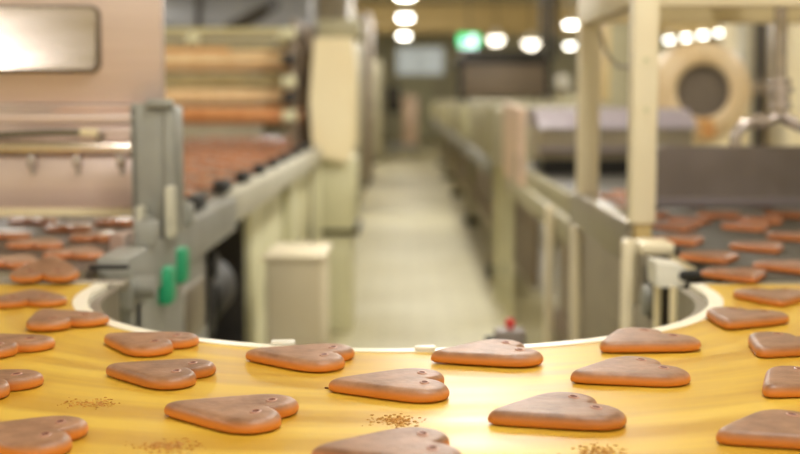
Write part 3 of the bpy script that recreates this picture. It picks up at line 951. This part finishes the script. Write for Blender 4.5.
MB().box(x0 + .03, x1 - .03, 8.185, 8.2, .2, 2.25, .004).build('cabinet_door', M['cream'], t)
t, x0, x1 = right_piece('electric_cabinet', 'low beige cabinet behind the lilac hood', 'cabinet', 552, 592, 12.5, 1.25, M['beige_panel'])
MB().box(x0 + .02, x1 - .02, 12.485, 12.5, .2, 1.2, .004).build('cabinet_door', M['cream_green'], t)
q = at(563, 84, 12.7)
wl = thing('round_disc', 'pale round dial on the low beige cabinet behind the lilac hood', 'fitting', (q.x, 12.7, 1.25))  # plain white disc standing in for a faint pale spot
MB().cyl((q.x, 12.7, 1.25), (q.x, 12.7, 1.29), .02).build('stem', M['steel'], wl)
MB().lathe([(0, 0), (.06, 0), (.065, .01), (.065, .04), (0, .04)], (q.x, 12.68, 1.34), (0, 1, 0), 24).build('disc', M['white'], wl)

# emergency stop on a thin stand inside the bend
q = at(510, 330, 2.35)
es = thing('emergency_stop', 'grey stop-button box with red mushroom button on a stand in the aisle bend', 'switch', (q.x, q.y, 0))
MB().box(q.x - .028, q.x + .028, q.y - .02, q.y + .025, q.z - .05, q.z + .002, .006).build('box', M['steel_dark'], es)
MB().box(q.x - .046, q.x - .026, q.y - .012, q.y + .012, q.z - .03, q.z - .012, .004).build('cable_gland', M['dark'], es)
MB().lathe([(0, .022), (.006, .021), (.0095, .016), (.0095, .010), (.006, .006), (.006, 0)], (q.x, q.y, q.z), seg=20).build('button', M['red'], es)
MB().cyl((q.x, q.y, 0.01), (q.x, q.y, q.z - .045), .014).build('pole', M['steel_grey'], es)
MB().cyl((q.x, q.y, 0), (q.x, q.y, .015), .10).build('base', M['steel_grey'], es)

# ------------------------------------------------------------------ gingerbread hearts
LEN, TH = 0.1005, 0.0115
HALF = [(0, 0), (.012, .035), (.06, .085), (.15, .148), (.30, .245), (.46, .345), (.60, .430), (.72, .478), (.83, .480), (.92, .430), (.98, .345), (1.0, .25),
        (.988, .16), (.950, .085), (.895, .03), (.865, 0)]


def crom(pts, sub):
    P = [Vector(p).to_2d() for p in pts]
    P = [Vector((P[1].x, -P[1].y))] + P + [Vector((P[-2].x, -P[-2].y))]
    out = []
    for i in range(1, len(P) - 2):
        a, b, c, d = P[i - 1:i + 3]
        for k in range(sub):
            t = k / sub
            out.append(0.5 * ((2 * b) + (c - a) * t + (2 * a - 5 * b + 4 * c - d) * t * t + (3 * b - a - 3 * c + d) * t ** 3))
    out.append(P[-2])
    return out


def heart_mesh(name, seed, mtop, sub):
    rnd = random.Random(seed)
    up = crom(HALF, sub)
    loop = up + [Vector((p.x, -p.y)) for p in up[-2:0:-1]]
    ph = [rnd.uniform(0, 6.28) for _ in range(4)]
    n = len(loop)
    pts = []
    for i, p in enumerate(loop):
        a = 2 * PI * i / n
        k = 1 + .012 * math.sin(2 * a + ph[0]) + .010 * math.sin(3 * a + ph[1])
        pts.append(Vector(((p.x - .55) * k, p.y * k)) * LEN)
    bm = bmesh.new()
    # (inset, height)
    prof = [(.0026, 0), (.0006, .0010), (0, .0026), (.0001, .0050), (.0007, .0070), (.0018, .0086), (.0034, .0099), (.0056, .0108), (.0085, .0112), (.013, .0114)]
    rings = []
    for ins, z in prof:
        ring = []
        for i in range(n):
            q = pts[i] * (1 - ins / .045)
            ring.append(bm.verts.new((q.x, q.y, z)))
        rings.append(ring)
    for k, (A, B) in enumerate(zip(rings, rings[1:])):
        for i in range(n):
            j = (i + 1) % n
            fc = bm.faces.new((A[i], A[j], B[j], B[i]))
    f1 = bm.faces.new(rings[-1])
    f0 = bm.faces.new(rings[0][::-1])
    bmesh.ops.recalc_face_normals(bm, faces=bm.faces)
    bmesh.ops.triangulate(bm, faces=[f1, f0])
    for fc in bm.faces:
        fc.smooth = True
    me = bpy.data.meshes.new(name)
    bm.to_mesh(me); bm.free()
    me.materials.append(mtop)
    return me


def hole_mesh():
    bm = bmesh.new()
    seg = 16
    prof = [(0, .0004), (.0018, .0004), (.0026, .0008), (.0034, .0010), (.0042, .0002)]
    rings = []
    for r_, z in prof:
        rings.append([bm.verts.new((r_ * .75 * math.cos(2 * PI * i / seg), r_ * 1.25 * math.sin(2 * PI * i / seg), z)) for i in range(seg)] if r_ else [bm.verts.new((0, 0, z))])
    for k, (A, B) in enumerate(zip(rings, rings[1:])):
        for i in range(seg):
            j = (i + 1) % seg
            if len(A) == 1:
                fc = bm.faces.new((A[0], B[i], B[j]))
            else:
                fc = bm.faces.new((A[i], B[i], B[j], A[j]))
            fc.material_index = 0 if k < 2 else 1
            fc.smooth = True
    me = bpy.data.meshes.new('ribbon_hole')
    bm.to_mesh(me); bm.free()
    me.materials.append(M['hole']); me.materials.append(M['hole_lip'])
    return me


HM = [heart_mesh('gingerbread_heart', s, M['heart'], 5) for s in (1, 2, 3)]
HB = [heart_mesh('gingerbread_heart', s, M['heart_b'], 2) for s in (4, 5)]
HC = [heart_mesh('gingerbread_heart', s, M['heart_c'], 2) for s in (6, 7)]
HOLE = hole_mesh()
protos = []
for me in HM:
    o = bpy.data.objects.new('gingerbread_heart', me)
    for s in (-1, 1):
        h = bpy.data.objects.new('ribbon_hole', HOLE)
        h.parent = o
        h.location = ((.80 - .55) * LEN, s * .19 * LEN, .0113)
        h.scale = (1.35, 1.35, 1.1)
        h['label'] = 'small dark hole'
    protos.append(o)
_used = [0]
GR = 'hearts on the grey mesh belt'
GY = 'gingerbread hearts on the golden belt'


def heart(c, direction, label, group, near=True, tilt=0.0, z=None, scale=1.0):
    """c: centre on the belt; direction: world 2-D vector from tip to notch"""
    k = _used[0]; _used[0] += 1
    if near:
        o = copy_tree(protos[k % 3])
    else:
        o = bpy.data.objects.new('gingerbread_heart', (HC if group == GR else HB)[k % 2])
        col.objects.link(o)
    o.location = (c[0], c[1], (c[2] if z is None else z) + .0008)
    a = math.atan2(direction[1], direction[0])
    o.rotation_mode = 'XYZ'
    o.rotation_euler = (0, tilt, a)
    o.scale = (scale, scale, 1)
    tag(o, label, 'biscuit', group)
    if group == GY and not tilt:      # a heart whose edge lies on the flat rim rests on it
        ca, sa = math.cos(a), math.sin(a)
        for v in o.data.vertices:
            wx = o.location.x + (v.co.x * ca - v.co.y * sa) * scale - BX
            wy = o.location.y + (v.co.x * sa + v.co.y * ca) * scale - BY
            if (abs(wx) if wy > 0 else math.hypot(wx, wy)) < R1 + .0012:
                o.location.z = ZB + .0016
                break
    return o


ZT = ZB + TH
# tip and notch of each heart's top, in the photo
hearts = [
    ((104, 339), (171, 343), 'gingerbread heart close to the white rim, one below the heart near the left bracket'),
    ((105, 370), (191, 371), 'h6'),
    ((167.5, 406), (281, 412), 'h9'),
    ((247, 353.5), (339, 356.5), 'h10'),
    ((330, 383.5), (446, 382.5), 'h11'),
    ((433, 356), (530, 351), 'h12'),
    ((491, 415), (606, 405.5), 'h13'),
    ((603, 347), (676, 335.5), 'h14'),
    ((573, 375), (662, 368), 'h15'),
    ((314, 451), (452, 445), 'h16'),
]
lab = {
    0: 'brown gingerbread heart touching the white rim below the grey side plate with green levers',
    1: 'brown gingerbread heart with its tip directly below the heart touching the white rim',
    2: 'large sharp gingerbread heart pointing left just above the crumbs at the bottom edge',
    3: 'gingerbread heart by the white rim right below the pale green cabinet',
    4: 'sharp gingerbread heart with a dark crumb thread at its tip, centre of the belt',
    5: 'gingerbread heart by the white rim in front of the red stop button',
    6: 'largest whole gingerbread heart in the right half of the golden belt',
    7: 'gingerbread heart by the white rim below the cream legs and beige side panel',
    8: 'gingerbread heart between the rim heart and the largest right-hand heart',
    9: 'gingerbread heart cut off by the bottom picture edge below a crumb patch',
}
for i, (T, N, _) in enumerate(hearts):
    if i < 2:
        c = atz(*((146.5, 337), (159.5, 366.5))[i], ZT)
        a = math.radians((-26, -14)[i])
        heart((c.x, c.y, ZB), (math.cos(a), math.sin(a)), lab[i], GY)
        continue
    a, b_ = atz(T[0] + 1.7, T[1] - 4.3, ZT), atz(N[0] + 1.7, N[1] - 4.3, ZT)
    d = b_ - a
    mid = (a + b_) / 2
    u = d.normalized()
    c = a + u * LEN * .55
    sc_ = min(1.06, max(.96, d.length / (.885 * LEN)))
    heart((c.x, c.y, ZB), (d.x, d.y), lab[i], GY, scale=sc_)


def tangent(c, jit=0):
    v = Vector((c.x - BX, c.y - BY))
    t_ = Vector((-v.y, v.x)).normalized()
    a = math.atan2(t_.y, t_.x) + math.radians(jit)
    return (math.cos(a), math.sin(a))


# hearts whose centre is read from the photo, turned with the bend: (px, py, extra degrees, label)
more = [
    (29, 294.5, 0, 'gingerbread heart lying just before the step, at the picture edge, below the tilted heart'),
    (60, 315, 4, 'gingerbread heart at the start of the bend below the pinkish end of the white rim'),
    (0, 339, 6, 'gingerbread heart cut by the left picture edge, upper one below the bend start'),
    (-20, 377, 10, 'gingerbread heart cut by the left picture edge, beside the lone crumb patch'),
    (20, 429, 18, 'big gingerbread heart in the bottom left corner of the belt'),
    (742, 314, 2, 'gingerbread heart nearest the white rim where the bend meets the grey mesh belt'),
    (785, 340, 6, 'gingerbread heart at the right picture edge, top one of the three below the rim heart'),
    (803, 377, 8, 'gingerbread heart at the right picture edge, middle one of three'),
    (780, 424, -2, 'large gingerbread heart in the bottom right corner of the belt'),
    (774, 292.5, 4, 'gingerbread heart just past the step onto the golden belt beside the cream rim end'),
]
for px, py, jit, lb in more:
    c = atz(px, py, ZT)
    c.z = ZB
    heart(c, tangent(c, jit), lb, GY)

# tilted heart coming down the step
c = atz(46, 274, .912)
o = heart((c.x, 1.862, ZB + .016), (.10, -1), 'dark gingerbread heart tilted over the step from the mesh belt', GY, tilt=math.radians(10.5))
o.location.z = ZB + .0128
o.location.y -= .012

right = [(739, 276, 'gingerbread heart half over the step from golden belt to grey mesh belt'),
         (713, 258.5, 'gingerbread heart on the grey mesh belt nearest the cream bracket'),
         (762, 248.5, 'gingerbread heart on the grey mesh belt in the middle of the second row'),
         (790, 268, 'gingerbread heart on the grey mesh belt at the picture edge, first row'),
         (682, 241.5, 'gingerbread heart on the grey mesh belt beside the foot of the front post'),
         (797, 238, 'gingerbread heart on the grey mesh belt at the picture edge, third row')]
for px, py, lb in right:
    c = atz(px, py - 2.5, ZB + .008)
    jj = random.uniform(-6, 6)
    a = math.radians(84 + jj)
    heart((c.x, c.y, ZB), (math.cos(a) * .9 - .25, math.sin(a)), lb, GR, near=False)
for row in range(8):
    y0 = 2.62 + row * .135
    for k in range(6):
        x = .545 + k * .155 + (row % 2) * .07
        if x > 1.34 or (2.9 < y0 < 3.12):
            continue
        a = math.radians(100 + random.uniform(-9, 9))
        c = (x + random.uniform(-.012, .012), y0 + random.uniform(-.012, .012), ZB)
        px = 407 + c[0] * F / c[1]
        if px > 830:
            continue
        heart(c, (math.cos(a), math.sin(a)), 'blurred gingerbread heart further back on the grey mesh belt', GR, near=False)

GL = 'hearts on the brown mesh belt'
left = [(35, 220, 'shiny gingerbread heart farthest back under the hood edge, below the first latch'),
        (74, 227, 'shiny gingerbread heart under the hood, below the middle latch'),
        (10, 234, 'gingerbread heart under the hood at the picture edge, farther one'),
        (40, 243, 'shiny gingerbread heart under the hood in the middle of the row'),
        (79, 252.5, 'shiny gingerbread heart behind the tilted heart on the mesh belt'),
        (101, 236, 'reddish gingerbread heart on the mesh belt beside the grey post'),
        (13, 261, 'orange gingerbread heart at the picture edge nearest the step'),
        (122, 221, 'gingerbread heart half hidden under the hood beside the grey post')]
for px, py, lb in left:
    c = atz(px, py - 2, ZL + .010)
    a = math.radians(-90 + random.uniform(-10, 10))
    heart((c.x, c.y, ZL), (math.cos(a), math.sin(a)), lb, GL, near=False)
cnt = 0
for row in range(31):
    y0 = 2.95 + row * .172
    for k in range(6):
        x = -.54 - k * .165 - (row % 2) * .08
        px = 407 + x * F / y0
        if px < 120 or x < -1.3:
            continue
        a = math.radians(-90 + random.uniform(-14, 14))
        heart((x + random.uniform(-.015, .015), y0 + random.uniform(-.015, .015), ZL), (math.cos(a), math.sin(a)),
              'blurred gingerbread heart on the brown mesh belt running back to the rollers', 'hearts running back to the rollers', near=False)
        cnt += 1

# ------------------------------------------------------------------ crumbs on the belt
def crumbs(px, py, sx, sy, n, label, seed):
    rnd = random.Random(seed)
    mb = MB()
    for _ in range(n):
        q = atz(px + rnd.gauss(0, sx * .45), py + rnd.gauss(0, sy * .45), ZB)
        r_ = rnd.choice((.0005, .0006, .0008, .0011))
        t = bmesh.new()
        bmesh.ops.create_icosphere(t, subdivisions=1, radius=r_)
        for v in t.verts:
            v.co *= rnd.uniform(.7, 1.2)
        mb._merge(t, Matrix.Translation((q.x, q.y, ZB + r_ * .35)) @ Matrix.Diagonal((rnd.uniform(1, 2.4), 1, .6, 1)))
    o = mb.build('crumbs', M['crumb'], None)
    tag(o, label, 'crumbs', 'crumb patches on the belt', 'stuff')


crumbs(92, 404, 28, 5, 120, 'brown crumbs scattered above the big corner heart', 1)
crumbs(396, 421, 28, 6, 200, 'brown crumbs scattered above the heart at the bottom edge', 2)
crumbs(168, 446, 34, 8, 170, 'brown crumbs scattered below the large sharp heart', 3)
crumbs(598, 452, 26, 7, 140, 'brown crumbs at the bottom edge below the largest right-hand heart', 4)
q0, q1 = atz(325, 388.5, ZB), atz(337, 390, ZB)
tag(MB().tube([(q0.x, q0.y, ZB + .0007), ((q0.x + q1.x) / 2, (q0.y + q1.y) / 2 + .0006, ZB + .0008), (q1.x, q1.y, ZB + .0007)], .0008, 8, 4).build('dough_thread', M['hole']),
    'thin dark dough thread at the tip of the centre heart', 'crumb')

# ------------------------------------------------------------------ world and view
wd = bpy.data.worlds.new('world')
sc.world = wd
wd.use_nodes = True
wd.node_tree.nodes['Background'].inputs[0].default_value = (1, .96, .88, 1)
wd.node_tree.nodes['Background'].inputs[1].default_value = 0.3
sc.view_settings.view_transform = 'Standard'
sc.view_settings.look = 'None'
sc.view_settings.gamma = 1
sc.view_settings.exposure = -1.15
sc.cycles.use_denoising = True
sc.cycles.max_bounces = 8
